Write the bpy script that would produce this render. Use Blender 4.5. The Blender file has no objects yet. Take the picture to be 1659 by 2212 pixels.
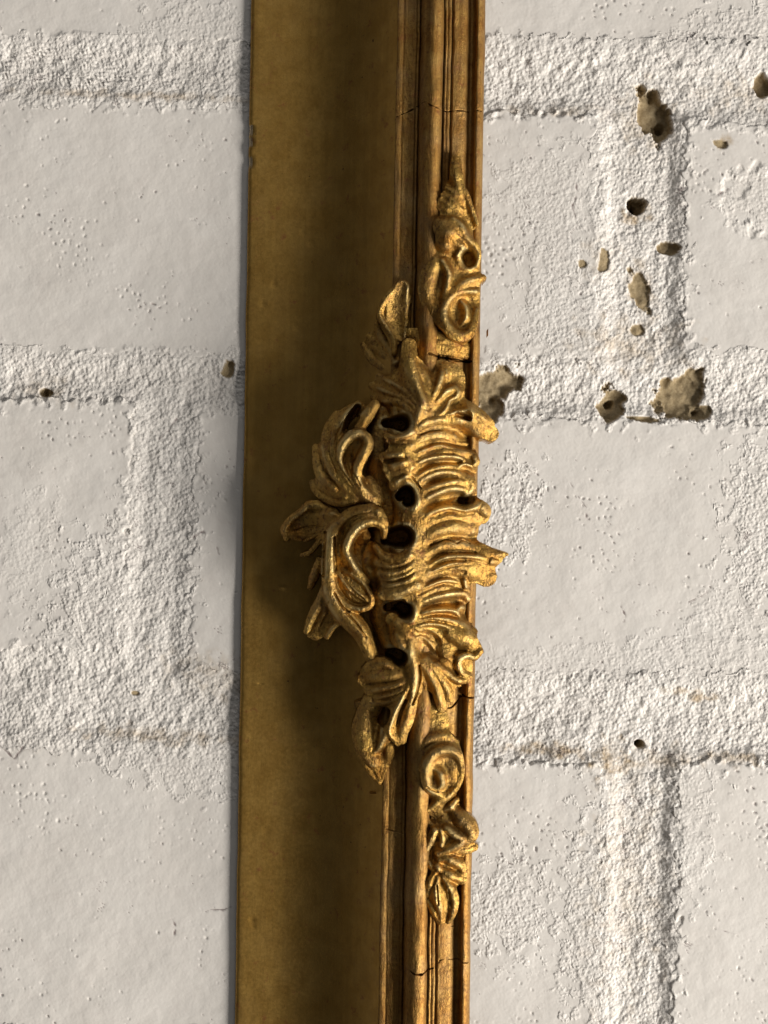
import bpy, math
import numpy as np
from mathutils import Matrix, Vector

# ------------------------------------------------------------------ camera, light, exposure
D = 320.0                       # camera distance from the wall face, mm
MM = 0.001
TH = math.radians(0.93)         # the phone was held slightly rolled
CT, ST = math.cos(TH), math.sin(TH)
scene = bpy.context.scene

cam_d = bpy.data.cameras.new('camera')
cam = bpy.data.objects.new('camera', cam_d)
scene.collection.objects.link(cam)
cam.matrix_world = Matrix(((CT, -ST, 0, 0), (0, 0, -1, -D*MM), (ST, CT, 0, 0), (0, 0, 0, 1)))
cam_d.sensor_fit = 'HORIZONTAL'
cam_d.sensor_width = 36.0
cam_d.lens = 36.0 * D / 165.9
cam_d.clip_start = 0.01
cam_d.clip_end = 20.0
scene.camera = cam

world = bpy.data.worlds.new('World')
scene.world = world
world.use_nodes = True
world.node_tree.nodes['Background'].inputs[0].default_value = (1.0, 0.97, 0.92, 1)
world.node_tree.nodes['Background'].inputs[1].default_value = 0.045

def area(name, az, el, dist, sx, sy, power, col):
    """az: clockwise from image right (down positive); el: elevation above the wall plane."""
    a, e = math.radians(az), math.radians(el)
    d = Vector((math.cos(e)*math.cos(a), -math.sin(e), -math.cos(e)*math.sin(a)))
    l = bpy.data.lights.new(name, 'AREA')
    l.shape = 'RECTANGLE'; l.size = sx; l.size_y = sy
    l.energy = power; l.color = col
    o = bpy.data.objects.new(name, l)
    scene.collection.objects.link(o)
    o.location = d*dist
    o.rotation_euler = (-d).to_track_quat('-Z', 'Y').to_euler()
    return o
area('window_light', 27, 25, 1.6, 0.64, 0.64, 44.5, (1.0, 0.943, 0.862))
area('room_fill', 278, 36, 1.8, 1.0, 1.0, 4.5, (1.0, 0.97, 0.93))  # added fill lamp from above, standing in for bounce off the unseen room
scene.cycles.caustics_reflective = False
scene.cycles.caustics_refractive = False

scene.view_settings.view_transform = 'Standard'
scene.view_settings.look = 'None'
scene.view_settings.exposure = 0.0
scene.view_settings.gamma = 1.0

# ------------------------------------------------------------------ helpers
def P(u, v, h=0.0):
    """point of the photograph (1659 x 2212 basis) at height h mm in front of the wall -> wall x, z in mm"""
    f = 0.1*(1 - h/D)
    a = (np.asarray(u, float) - 829.5)*f
    b = (1106.0 - np.asarray(v, float))*f
    return a*CT - b*ST, a*ST + b*CT

rng = np.random.default_rng(7)
NF = 1024
_k = np.fft.fftfreq(NF)[:, None]**2 + np.fft.fftfreq(NF)[None, :]**2
def field(lo, hi, pitch=0.25, beta=0.0, ax=1.0, ang=0.0):
    """periodic band-passed noise, wavelengths lo..hi mm, unit variance"""
    fx = np.fft.fftfreq(NF)[None, :]; fz = np.fft.fftfreq(NF)[:, None]
    c, s = math.cos(ang), math.sin(ang)
    k = np.sqrt((fx*c + fz*s)**2 + ((-fx*s + fz*c)*ax)**2)/pitch + 1e-9
    f = np.exp(-(np.log(k*math.sqrt(lo*hi))/(0.5*math.log(hi/lo)+0.15))**2) * k**(-beta)
    f[0, 0] = 0
    z = np.fft.fft2(rng.standard_normal((NF, NF)))*f
    z = np.fft.ifft2(z).real
    return ((z - z.mean())/z.std()).astype(np.float32)
def samp(F, x, z, pitch=0.25, ox=0.0, oz=0.0):
    a = (np.asarray(x, np.float32) + ox)/pitch; b = (np.asarray(z, np.float32) + oz)/pitch
    i = np.floor(a).astype(np.int32); j = np.floor(b).astype(np.int32)
    fa = a - i; fb = b - j
    i0 = i % NF; i1 = (i+1) % NF; j0 = j % NF; j1 = (j+1) % NF
    return (F[j0, i0]*(1-fa)+F[j0, i1]*fa)*(1-fb) + (F[j1, i0]*(1-fa)+F[j1, i1]*fa)*fb
def sstep(x, a, b):
    t = np.clip((x-a)/(b-a), 0, 1); return t*t*(3-2*t)

def link_mesh(name, co, quads, mat, parent=None, attrs=None, smooth=True):
    me = bpy.data.meshes.new(name)
    n, m = len(co), len(quads)
    me.vertices.add(n); me.vertices.foreach_set('co', np.ascontiguousarray(co, np.float32).ravel())
    me.loops.add(m*4); me.loops.foreach_set('vertex_index', np.ascontiguousarray(quads, np.int32).ravel())
    me.polygons.add(m); me.polygons.foreach_set('loop_start', np.arange(0, m*4, 4, dtype=np.int32))
    me.update(calc_edges=True)
    if smooth:
        me.polygons.foreach_set('use_smooth', np.ones(m, bool))
    for k, v in (attrs or {}).items():
        at = me.attributes.new(k, 'FLOAT', 'POINT'); at.data.foreach_set('value', np.ascontiguousarray(v, np.float32).ravel())
    me.materials.append(mat)
    me.validate()
    o = bpy.data.objects.new(name, me)
    scene.collection.objects.link(o)
    if parent is not None: o.parent = parent
    return o

def grid_mesh(name, X, Z, H, mask, mat, parent, attrs=None):
    """height field -> mesh; X,Z,H 2-D arrays in mm (rows go down the picture), mask: used vertices"""
    q = mask[:-1, :-1] & mask[1:, :-1] & mask[1:, 1:] & mask[:-1, 1:]
    used = np.zeros_like(mask)
    used[:-1, :-1] |= q; used[1:, :-1] |= q; used[1:, 1:] |= q; used[:-1, 1:] |= q
    idx = -np.ones(mask.shape, np.int64); idx[used] = np.arange(used.sum())
    quads = np.stack([idx[:-1, :-1][q], idx[1:, :-1][q], idx[1:, 1:][q], idx[:-1, 1:][q]], 1)
    co = np.stack([X[used], -H[used], Z[used]], 1)*MM
    return link_mesh(name, co, quads, mat, parent, {k: v[used] for k, v in (attrs or {}).items()})

def thing(name, label, cat):
    o = bpy.data.objects.new(name, None); scene.collection.objects.link(o)
    o.empty_display_size = 0.02
    o['label'] = label; o['category'] = cat
    return o

# ------------------------------------------------------------------ materials
class NT:
    def __init__(s, name):
        s.m = bpy.data.materials.new(name); s.m.use_nodes = True
        s.t = s.m.node_tree; s.t.nodes.clear()
        s.out = s.t.nodes.new('ShaderNodeOutputMaterial'); s.b = s.t.nodes.new('ShaderNodeBsdfPrincipled')
        s.t.links.new(s.b.outputs[0], s.out.inputs[0])
        s.tc = s.t.nodes.new('ShaderNodeTexCoord')
    def n(s, typ, **kw):
        nd = s.t.nodes.new(typ)
        for k, v in kw.items():
            if k.startswith('i_'):
                nd.inputs[k[2:].replace('_', ' ')].default_value = v
            else: setattr(nd, k, v)
        return nd
    def l(s, a, b): s.t.links.new(a, b)
    def noise(s, scale, detail=4, rough=0.55, stretch=None, rot=None, dist=0.0):
        src = s.tc.outputs['Object']
        if stretch or rot:
            mp = s.n('ShaderNodeMapping')
            if stretch: mp.inputs['Scale'].default_value = stretch
            if rot: mp.inputs['Rotation'].default_value = rot
            s.l(src, mp.inputs['Vector']); src = mp.outputs[0]
        nd = s.n('ShaderNodeTexNoise', i_Scale=scale, i_Detail=detail, i_Roughness=rough, i_Distortion=dist)
        s.l(src, nd.inputs['Vector']); return nd.outputs['Fac']
    def ramp(s, fac, stops):
        r = s.n('ShaderNodeValToRGB'); e = r.color_ramp.elements
        while len(e) < len(stops): e.new(0.5)
        for x, (p, c) in zip(e, stops):
            x.position = p; x.color = (c, c, c, 1) if not hasattr(c, '__len__') else (*c, 1)
        s.l(fac, r.inputs[0]); return r.outputs[0]
    def mix(s, fac, a, b, blend='MIX'):
        m = s.n('ShaderNodeMix', data_type='RGBA', blend_type=blend)
        for v, i in ((fac, 0), (a, 6), (b, 7)):
            if hasattr(v, 'is_linked') or hasattr(v, 'links'): s.l(v, m.inputs[i])
            else: m.inputs[i].default_value = v if i == 0 else (*v, 1)
        return m.outputs[2]
    def math(s, op, a, b=0.0, c=None):
        m = s.n('ShaderNodeMath', operation=op)
        for i, v in enumerate((a, b, c)):
            if v is None: continue
            if hasattr(v, 'links'): s.l(v, m.inputs[i])
            else: m.inputs[i].default_value = v
        return m.outputs[0]
    def attr(s, name):
        a = s.n('ShaderNodeAttribute', attribute_name=name); return a.outputs['Fac']
    def bump(s, h, dist, strength=1.0, normal=None):
        b = s.n('ShaderNodeBump', i_Distance=dist, i_Strength=strength)
        s.l(h, b.inputs['Height'])
        if normal is not None: s.l(normal, b.inputs['Normal'])
        return b.outputs[0]

def wall_material():
    g = NT('white_wall_paint')
    rough, bare, stain, speck = (g.attr(k) for k in ('rough', 'bare', 'stain', 'speck'))
    tone = g.noise(60, 5, 0.6)
    col = g.mix(g.ramp(tone, [(0.3, 0.0), (0.7, 1.0)]), (0.765, 0.73, 0.69), (0.81, 0.78, 0.745))
    grime = g.noise(220, 6, 0.65)
    col = g.mix(g.math('MULTIPLY', g.ramp(grime, [(0.5, 0.0), (0.75, 1.0)]), 0.20), col, (0.58, 0.52, 0.49))
    # yellow damp stains
    st = g.math('MULTIPLY', stain, g.ramp(g.noise(500, 4, 0.6), [(0.35, 0.2), (0.65, 1.0)]))
    col = g.mix(st, col, (0.46, 0.34, 0.20))
    # dark specks: spots the paint missed, plus pit shade put into the colour
    col = g.mix(speck, col, (0.17, 0.12, 0.12))
    # bare sandy mortar
    sand = g.noise(1800, 4, 0.7)
    sc = g.mix(g.ramp(sand, [(0.3, 0.0), (0.7, 1.0)]), (0.25, 0.185, 0.10), (0.44, 0.35, 0.215))
    col = g.mix(bare, col, sc)
    g.l(col, g.b.inputs['Base Color'])
    g.l(g.math('ADD', g.math('MULTIPLY', bare, 0.4), 0.52), g.b.inputs['Roughness'])
    g.b.inputs['Specular IOR Level'].default_value = 0.35
    fine = g.noise(1500, 4, 0.6)
    vo = g.n('ShaderNodeTexVoronoi', feature='SMOOTH_F1', i_Scale=1250.0, i_Smoothness=0.6, i_Randomness=1.0)
    g.l(g.tc.outputs['Object'], vo.inputs['Vector'])
    fine = g.math('ADD', g.math('MULTIPLY', fine, 0.55), g.math('MULTIPLY', g.math('SUBTRACT', 1.0, vo.outputs['Distance']), 0.7))
    wide = g.noise(450, 3, 0.5)
    hgt = g.math('ADD', g.math('MULTIPLY', fine, g.math('ADD', g.math('MULTIPLY', g.math('MULTIPLY', rough, g.math('SUBTRACT', 1.0, bare)), 1.9), 0.15)),
                 g.math('MULTIPLY', wide, 0.35))
    hgt = g.math('ADD', hgt, g.math('MULTIPLY', sand, g.math('MULTIPLY', bare, 0.3)))
    g.l(g.bump(hgt, 0.00020, 1.0), g.b.inputs['Normal'])
    return g.m

def gold_material(name, hi, mid, lo, rough, streak=0.0, fleck=0.5, bump=1.0, dust=0.3):
    g = NT(name)
    n1 = g.noise(260, 5, 0.6)
    n2 = g.noise(1400, 5, 0.65)
    col = g.mix(g.ramp(n1, [(0.32, 0.0), (0.66, 1.0)]), mid, hi)
    if streak:
        s1 = g.noise(900, 5, 0.65, stretch=(1, 1, 0.03))
        col = g.mix(g.ramp(s1, [(0.35, 0.0), (0.65, streak)]), col, lo)
        s2 = g.noise(140, 3, 0.5, stretch=(1, 1, 0.12))
        col = g.mix(g.ramp(s2, [(0.4, 0.0), (0.7, 0.6*streak)]), col, mid)
    fl = g.ramp(n2, [(0.50, 0.0), (0.66, 1.0)])
    col = g.mix(g.math('MULTIPLY', fl, fleck), col, lo)
    dots = g.ramp(g.noise(700, 2, 0.5), [(0.73, 0.0), (0.78, 1.0)])
    col = g.mix(g.math('MULTIPLY', dots, 0.8), col, (0.05, 0.025, 0.012))
    rub = g.math('MULTIPLY', g.attr('rub'), g.ramp(g.noise(500, 4, 0.6), [(0.3, 0.25), (0.6, 0.9)]))
    col = g.mix(g.math('MULTIPLY', rub, 0.7), col, (0.84, 0.69, 0.34))
    col = g.mix(g.attr('gesso'), col, (0.62, 0.50, 0.34))
    bole = g.math('MULTIPLY', g.ramp(g.noise(330, 6, 0.7), [(0.60, 0.0), (0.68, 1.0)]), 0.65)      # red bole where the leaf is gone
    col = g.mix(bole, col, (0.26, 0.085, 0.03))
    du = g.math('MULTIPLY', g.ramp(g.noise(110, 5, 0.65), [(0.46, 0.0), (0.66, 1.0)]), dust)         # dull dusty areas
    col = g.mix(du, col, (0.40, 0.31, 0.17))
    g.l(col, g.b.inputs['Base Color'])
    dull = g.math('ADD', g.math('MULTIPLY', fl, 0.12), g.math('ADD', g.math('MULTIPLY', du, 0.8), g.math('MULTIPLY', bole, 0.3)))
    g.l(g.math('SUBTRACT', 0.95, dull), g.b.inputs['Metallic'])
    r = g.math('ADD', g.math('MULTIPLY', n2, 0.30), rough - 0.15)
    g.l(r, g.b.inputs['Roughness'])
    grain = g.noise(3600, 4, 0.65)
    lines = g.noise(2600, 3, 0.6, stretch=(1, 1, 0.18), rot=(0, math.radians(35), 0))
    h = g.math('ADD', g.math('MULTIPLY', grain, 0.8), g.math('MULTIPLY', lines, 0.8))
    h = g.math('ADD', h, g.math('MULTIPLY', n2, 0.6))
    g.l(g.bump(h, 0.00010*bump, 1.0), g.b.inputs['Normal'])
    return g.m

M_WALL = wall_material()
M_COVE = gold_material('olive_gilt_cove', (0.55, 0.34, 0.09), (0.43, 0.25, 0.058), (0.25, 0.135, 0.034), 0.52, 0.22, 0.15, 0.14, 0.06)
M_GILT = gold_material('worn_gilt_moulding', (0.54, 0.335, 0.10), (0.37, 0.185, 0.044), (0.15, 0.062, 0.017), 0.56, 0.6, 0.6, 1.3, 0.2)
M_ORN = gold_material('cast_gilt_ornament', (0.58, 0.365, 0.095), (0.35, 0.17, 0.034), (0.09, 0.032, 0.008), 0.42, 0.0, 0.8, 1.9, 0.16)

# ------------------------------------------------------------------ the painted brick wall
wall = thing('brick_wall', 'white painted brick wall with rough mortar joints and chipped holes behind the gilt frame', 'wall')

def steps(*segs):
    out = []
    for a, b, d in segs:
        n = max(1, int(round((b-a)/d))); out.append(np.linspace(a, b, n, endpoint=False))
    out.append([segs[-1][1]]); return np.concatenate(out)
xs = steps((-135, -90, 1.2), (-90, -29, 0.24), (-29, 17, 1.2), (17, 90, 0.24), (90, 135, 1.2))
zs = steps((-160, -116, 1.2), (-116, 116, 0.24), (116, 160, 1.2))[::-1]
WX, WZ = np.meshgrid(xs, zs)

F_low = field(14, 60); F_mid = field(3, 9); F_grain = field(0.55, 1.15); F_grain2 = field(0.45, 0.62)
F_big = field(20, 50); F_pit = field(1.0, 2.2); F_streak = field(0.7, 1.3, ax=0.22, ang=math.radians(52))
F_edge = field(2, 9, beta=0.6); F_crust = field(1.6, 4.0)

# brick corners in the photograph: top-left, top-right, bottom-right, bottom-left
BR = [
 [(-700, -490), (700, -470), (700, 100), (-700, 70)],
 [(800, -470), (2300, -440), (2300, 118), (800, 92)],
 [(-700, 190), (1292, 246), (1296, 785), (-700, 757)],
 [(1478, 262), (2400, 270), (2400, 790), (1472, 772)],
 [(-800, 848), (296, 862), (262, 1408), (-800, 1400)],
 [(422, 884), (2400, 925), (2400, 1478), (398, 1462)],
 [(-700, 1572), (1312, 1650), (1306, 2265), (-700, 2225)],
 [(1462, 1640), (2400, 1660), (2400, 2280), (1452, 2262)],
 [(-800, 2350), (420, 2370), (400, 2900), (-800, 2900)],
 [(540, 2372), (2400, 2400), (2400, 2900), (530, 2900)],
]
def quad_sdf(q, X, Z, r=1.2):
    pts = [P(u, v) for u, v in q]
    d = None
    n = len(pts)
    ds = []
    for i in range(n):
        (x0, z0), (x1, z1) = pts[i], pts[(i+1) % n]
        ex, ez = x1-x0, z1-z0; L = math.hypot(ex, ez)
        ds.append((-(X-x0)*ez + (Z-z0)*ex)/L)          # positive outside for clockwise corners
    a = np.maximum(ds[1], ds[3]) + r; b = np.maximum(ds[0], ds[2]) + r
    return np.minimum(np.maximum(a, b), 0) + np.hypot(np.maximum(a, 0), np.maximum(b, 0)) - r

wob = 0.5*samp(F_edge, WX, WZ) + 0.2*samp(F_crust, WX, WZ, ox=31) + 0.12*samp(F_grain, WX, WZ, ox=5)
SD = [quad_sdf(q, WX, WZ) + wob for q in BR]
SDmin = np.minimum.reduce(SD)
SDup = np.minimum.reduce([quad_sdf(q, WX-1.6, WZ+4.2) for q in BR])      # how near the brick above and to the left is

BS = 1.0
def blob(u, v, ru, rv, ang=0.0, jag=0.25, ox=0.0):
    """irregular ellipse mask value: <0 inside (about -1 at the centre)"""
    cx, cz = P(u, v)
    c, s = math.cos(math.radians(ang)), math.sin(math.radians(ang))
    dx, dz = (WX-cx)*10*BS, (cz-WZ)*10*BS
    a, b = (dx*c + dz*s)/ru, (-dx*s + dz*c)/rv
    return np.hypot(a, b) - 1 + 0.15*jag*samp(F_crust, WX, WZ, ox=ox) + 1.0*jag*samp(F_mid, WX, WZ, ox=ox) + 0.4*jag*samp(F_grain, WX, WZ, ox=ox)

# where the surface is rough: joints, plus patches of the bricks
rough = sstep(SDmin + 0.9*samp(F_mid, WX, WZ, ox=9) + 0.5*samp(F_low, WX, WZ, ox=19), -2.0, 0.6)
for (u, v, ru, rv, a, amt) in [(1100, 1110, 60, 110, 10, .8), (1640, 1130, 70, 210, 0, .8), (1560, 1330, 70, 60, 0, .4),
     (1090, 1960, 90, 110, 0, .7), (1600, 60, 150, 50, -10, .7), (1640, 430, 80, 60, 0, .5), (1260, 700, 110, 120, 0, .6),
     (230, 1290, 110, 160, 35, .85), (330, 1180, 80, 260, 8, .8), (1180, 420, 120, 90, 0, .4), (1390, 1560, 300, 90, 0, .7),
     (1480, 1780, 60, 160, 0, .45), (1290, 2000, 90, 230, 0, .7), (380, 1650, 180, 60, 15, .6), (1240, 1440, 260, 40, 0, .3),
     (430, 60, 120, 60, 0, .5), (1200, 560, 60, 200, 10, .5), (1500, 1420, 200, 50, 0, .45), (60, 1180, 60, 120, 20, .3)]:
    rough = np.maximum(rough, amt*sstep(-blob(u, v, ru, rv, a, 0.3, ox=u), -0.1, 0.45))
streakm = sstep(-blob(210, 150, 330, 62, 3, 0.15), 0.0, 0.4)

g1 = samp(F_grain, WX, WZ); g2 = samp(F_grain2, WX, WZ); md = samp(F_mid, WX, WZ); lw = samp(F_low, WX, WZ)
stip = 0.5*g1 + 0.42*g2 + 0.3*np.abs(samp(F_grain, WX, WZ, ox=77)) - 0.25*sstep(samp(F_grain, WX, WZ, ox=120), 0.9, 2.2)*2
drag = 0.8*sstep(samp(F_low, WX, WZ, ox=400), 0.2, 1.0)*sstep(-WX, -20, 40)
mixg = sstep(samp(F_low, WX, WZ, ox=140), -0.6, 0.9)
stip = stip*(0.65 + 0.45*mixg) + 0.75*(1-mixg)*samp(F_crust, WX, WZ, ox=240)*0.6
stip = stip*(1-0.6*drag) + 0.5*drag*samp(F_streak, WX, WZ, ox=90, oz=33)
stip = stip*(1-0.75*streakm) + streakm*0.95*samp(F_streak, WX, WZ)
# the left side is more thickly painted: softer relief
left = sstep(WX, 5, -45)
vary = np.clip(0.8 + 0.35*samp(F_low, WX, WZ, ox=210) + 0.25*md, 0.6, 1.4)
relief = rough*vary*(stip - 0.6)*(0.100 - 0.034*left*(1-streakm) + 0.05*streakm) + 0.012*md*(1-rough) + 0.025*rough*md + 0.006*g1
# isolated pits and small nodules on the smooth faces
pitn = samp(F_pit, WX, WZ, ox=50) + 0.45*samp(F_big, WX, WZ, ox=20)
pits = sstep(pitn + 0.25*sstep(WX, 0, 30), 2.2, 2.8)*(1-0.6*rough)
nod = sstep(samp(F_pit, WX, WZ, ox=150) + 0.5*samp(F_big, WX, WZ, ox=60), 2.5, 3.2)*(1-0.5*rough)
relief += -0.22*pits + 0.05*nod*(0.4 + 0.6*sstep(samp(F_low, WX, WZ, ox=333), -0.5, 1.0))

# bare patches: paint and mortar gone (u, v, ru, rv, angle, depth mm)
BS = 0.85
bare = np.zeros_like(WX); carve = np.zeros_like(WX)
for i, (u, v, ru, rv, a, dep) in enumerate([(1413, 246, 30, 52, -22, 3.6), (1378, 441, 17, 17, 0, 5.5), (1446, 534, 20, 13, 10, 1.6),
     (1304, 562, 9, 23, 8, 0.25), (1382, 626, 17, 40, -18, 0.7), (1378, 712, 12, 12, 0, 0.25), (1652, 184, 20, 22, 0, 3.0),
     (1068, 835, 52, 30, -28, 1.6), (1062, 880, 24, 26, 0, 1.3), (1325, 872, 24, 34, 0, 2.0), (1466, 858, 46, 40, -20, 2.1), (1496, 830, 26, 34, 0, 1.6), (1495, 890, 22, 18, 0, 1.4),
     (97, 848, 13, 9, 15, 1.6), (493, 794, 13, 15, 20, 1.4), (1384, 1610, 11, 8, 0, 3.0), (1556, 310, 14, 8, 20, 0.5),
     (1258, 572, 8, 9, 0, 0.15), (290, 1498, 8, 5, 0, 0.2), (1394, 905, 34, 5, 6, 0.5), (1525, 890, 12, 16, 0, 0.9)]):
    b = blob(u, v, ru, rv, a, 0.13, ox=13*i)
    m = sstep(-b, -0.05, 0.10); bare = np.maximum(bare, m)
    carve = np.maximum(carve, 0.22*sstep(-b, -0.05, 0.06) + (dep*0.62 if dep < 5 else dep)*sstep(-b, -0.02, 0.20 if dep > 1 else 0.2))
bare_relief = 0.012*g1 + 0.07*md - relief + 0.03*samp(F_crust, WX, WZ, ox=88)
# a flake of paint lost from the upper right brick, a few smaller ones
for (u, v, ru, rv, a, dep) in [(1648, 440, 88, 62, 20, .30), (1585, 405, 30, 22, 0, .22), (1270, 440, 24, 60, 10, .10), (1600, 1350, 60, 30, 0, .12), (250, 1290, 60, 90, 30, .10)]:
    carve += dep*sstep(-blob(u, v, ru, rv, a, 0.12, ox=v), -0.06, 0.22)
# pockets deeper inside the larger hollows
for (u, v, r, dep) in [(1428, 272, 16, 2.6), (1412, 205, 9, 0.8), (1318, 872, 9, 2.4), (1374, 444, 9, 4.0), (1502, 892, 10, 1.5), (1062, 862, 12, 1.0), (1380, 1609, 7, 3.0), (97, 852, 9, 1.5)]:
    carve += dep*sstep(-blob(u, v, r, r, 0, 0.2, ox=v), 0.0, 0.8)
BS = 1.0
stain = np.zeros_like(WX)
for (u, v, ru, rv, a, s) in [(1190, 1622, 120, 15, 3, .55), (1330, 1650, 50, 40, 30, .75), (1440, 1640, 60, 30, 0, .35), (1600, 1640, 80, 14, 0, .45),
     (1500, 1500, 60, 14, 10, .6), (1395, 250, 60, 75, 0, .3), (1375, 460, 34, 26, 0, .6), (1388, 620, 30, 60, -15, .35), (1360, 740, 110, 60, 0, .35),
     (1350, 1900, 80, 280, 0, .22), (480, 1460, 120, 50, 10, .22), (330, 1590, 160, 18, 3, .4), (560, 1600, 60, 30, 0, .4), (1300, 560, 40, 50, 0, .2), (1600, 200, 100, 40, 0, .25), (1560, 310, 24, 16, 0, .6),
     (300, 205, 300, 10, 1, .35), (1250, 240, 200, 14, 1.5, .25), (95, 840, 60, 30, 0, .25)]:
    stain = np.maximum(stain, min(1.0, 1.6*s)*sstep(-blob(u, v, ru, rv, a, 0.3, ox=u), -0.25, 0.8))
sp = samp(F_grain2, WX, WZ, ox=200) + 0.55*samp(F_mid, WX, WZ, ox=90) + 0.4*samp(F_low, WX, WZ, ox=40) + 0.55*rough + 0.25*sstep(WX, 10, 40)
speck = 0.75*sstep(sp, 2.75, 3.2)
relief -= 0.10*sstep(sp, 2.6, 3.2)
pock = -(0.6*g1 + 0.8*g2) + 0.35*samp(F_low, WX, WZ, ox=300)          # open pores of the mortar the paint never filled
pk = sstep(pock, 1.65, 2.4)*rough*sstep(WX, -60, 10)
speck = np.maximum(speck, np.maximum(0.6*pk, 0.55*sstep(pits, 0.45, 0.9)*sstep(samp(F_low, WX, WZ, ox=222) + 0.8*sstep(WX, -10, 30), 0.0, 0.8))); relief -= 0.12*pk  # pores and pits also coloured dark for the shade inside them

def seg_dist(X, Z, path, h):
    p = np.stack(P(*np.array(path, float).T, h), 1); best = np.full(X.shape, 1e9)
    for a, b in zip(p[:-1], p[1:]):
        e = b-a; L2 = (e**2).sum()
        t = np.clip(((X-a[0])*e[0] + (Z-a[1])*e[1])/L2, 0, 1)
        best = np.minimum(best, np.hypot(X-a[0]-t*e[0], Z-a[1]-t*e[1]))
    return best
for path in ([(418, 1160), (440, 1147), (452, 1168), (468, 1178), (473, 1197)], [(436, 1973), (455, 1965), (484, 1966), (498, 1960)],
             [(1244, 392), (1248, 419), (1236, 446), (1248, 485), (1231, 505), (1237, 528)], [(1232, 1043), (1248, 1070), (1267, 1097), (1267, 1124)],
             [(340, 1645), (352, 1625), (368, 1612)], [(0, 1610), (30, 1640), (60, 1600)], [(1540, 430), (1556, 418), (1580, 405)], [(1085, 1860), (1110, 1868), (1128, 1858)],
             [(1330, 1290), (1352, 1330), (1345, 1350)], [(1560, 2010), (1590, 2018), (1612, 2011)], [(372, 1985), (380, 2003), (376, 2020)], [(205, 1330), (222, 1318), (238, 1300)],
             [(380, 905), (362, 930), (338, 952)], [(1490, 1300), (1515, 1288), (1540, 1270)]):
    x0, z0 = P(*np.array(path[len(path)//2], float))
    sl = (np.abs(zs - z0) < 9, np.abs(xs - x0) < 9); ix = np.ix_(*sl)
    m = np.clip(1 - (seg_dist(WX[ix], WZ[ix], path, 0) + 0.10*samp(F_crust, WX[ix], WZ[ix]))/0.17, 0, 1)
    m *= sstep(samp(F_mid, WX[ix], WZ[ix], ox=12), -1.4, 0.2)
    speck[ix] = np.maximum(speck[ix], 0.85*m); relief[ix] -= 0.10*m
# mortar sheet: slightly hollow, rough
joint = sstep(SDmin - 0.85*wob, -0.3, 3.5)
flush = sstep(-SDup + 0.5*samp(F_mid, WX, WZ, ox=44), -4.5, 3.0)
flush = np.maximum(flush, 0.62*sstep(WX, 0, -20))
hm = -(1-flush)*(0.45+0.75*joint) - flush*(0.04+0.42*joint) + 0.12*lw + 0.05*md + relief + 0.03*samp(F_crust, WX, WZ)*rough
hm = hm - carve + bare*bare_relief
near = SDmin > -2.2
grid_mesh('mortar', WX, WZ, hm, near, M_WALL, wall, {'rough': np.maximum(rough, .75), 'bare': bare, 'stain': stain, 'speck': speck})
for i, s in enumerate(SD):
    m = s < 0.35
    if not m.any(): continue
    r0, r1 = np.where(m.any(1))[0][[0, -1]]; c0, c1 = np.where(m.any(0))[0][[0, -1]]
    sl = (slice(max(r0-1, 0), r1+2), slice(max(c0-1, 0), c1+2))
    ss = s[sl]
    tiltx, tiltz = rng.uniform(-.004, .004, 2)
    edge = np.clip(1 + ss/(1.5 + 0.7*np.clip(samp(F_mid, WX[sl], WZ[sl], ox=60+9*i), -1.2, 2)), 0, None)
    hb = 0.05*lw[sl] + relief[sl] - 0.55*edge**2.4 - np.where(ss > 0, 18*ss, 0) + rng.uniform(-.08, .08)
    hb = hb + tiltx*WX[sl] + tiltz*(WZ[sl]-WZ[sl].mean())
    hb = hb - carve[sl] + bare[sl]*bare_relief[sl]
    grid_mesh('brick', WX[sl], WZ[sl], hb, m[sl], M_WALL, wall,
              {'rough': rough[sl], 'bare': bare[sl], 'stain': stain[sl], 'speck': speck[sl]})

# ------------------------------------------------------------------ the gilt frame: moulding
frame = thing('picture_frame', 'worn gilt picture frame with carved shell ornament hung on the white wall', 'frame')
frame.location = (-0.005, 0, 0)
FOFF = np.array([0.005, 0, 0])

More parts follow.
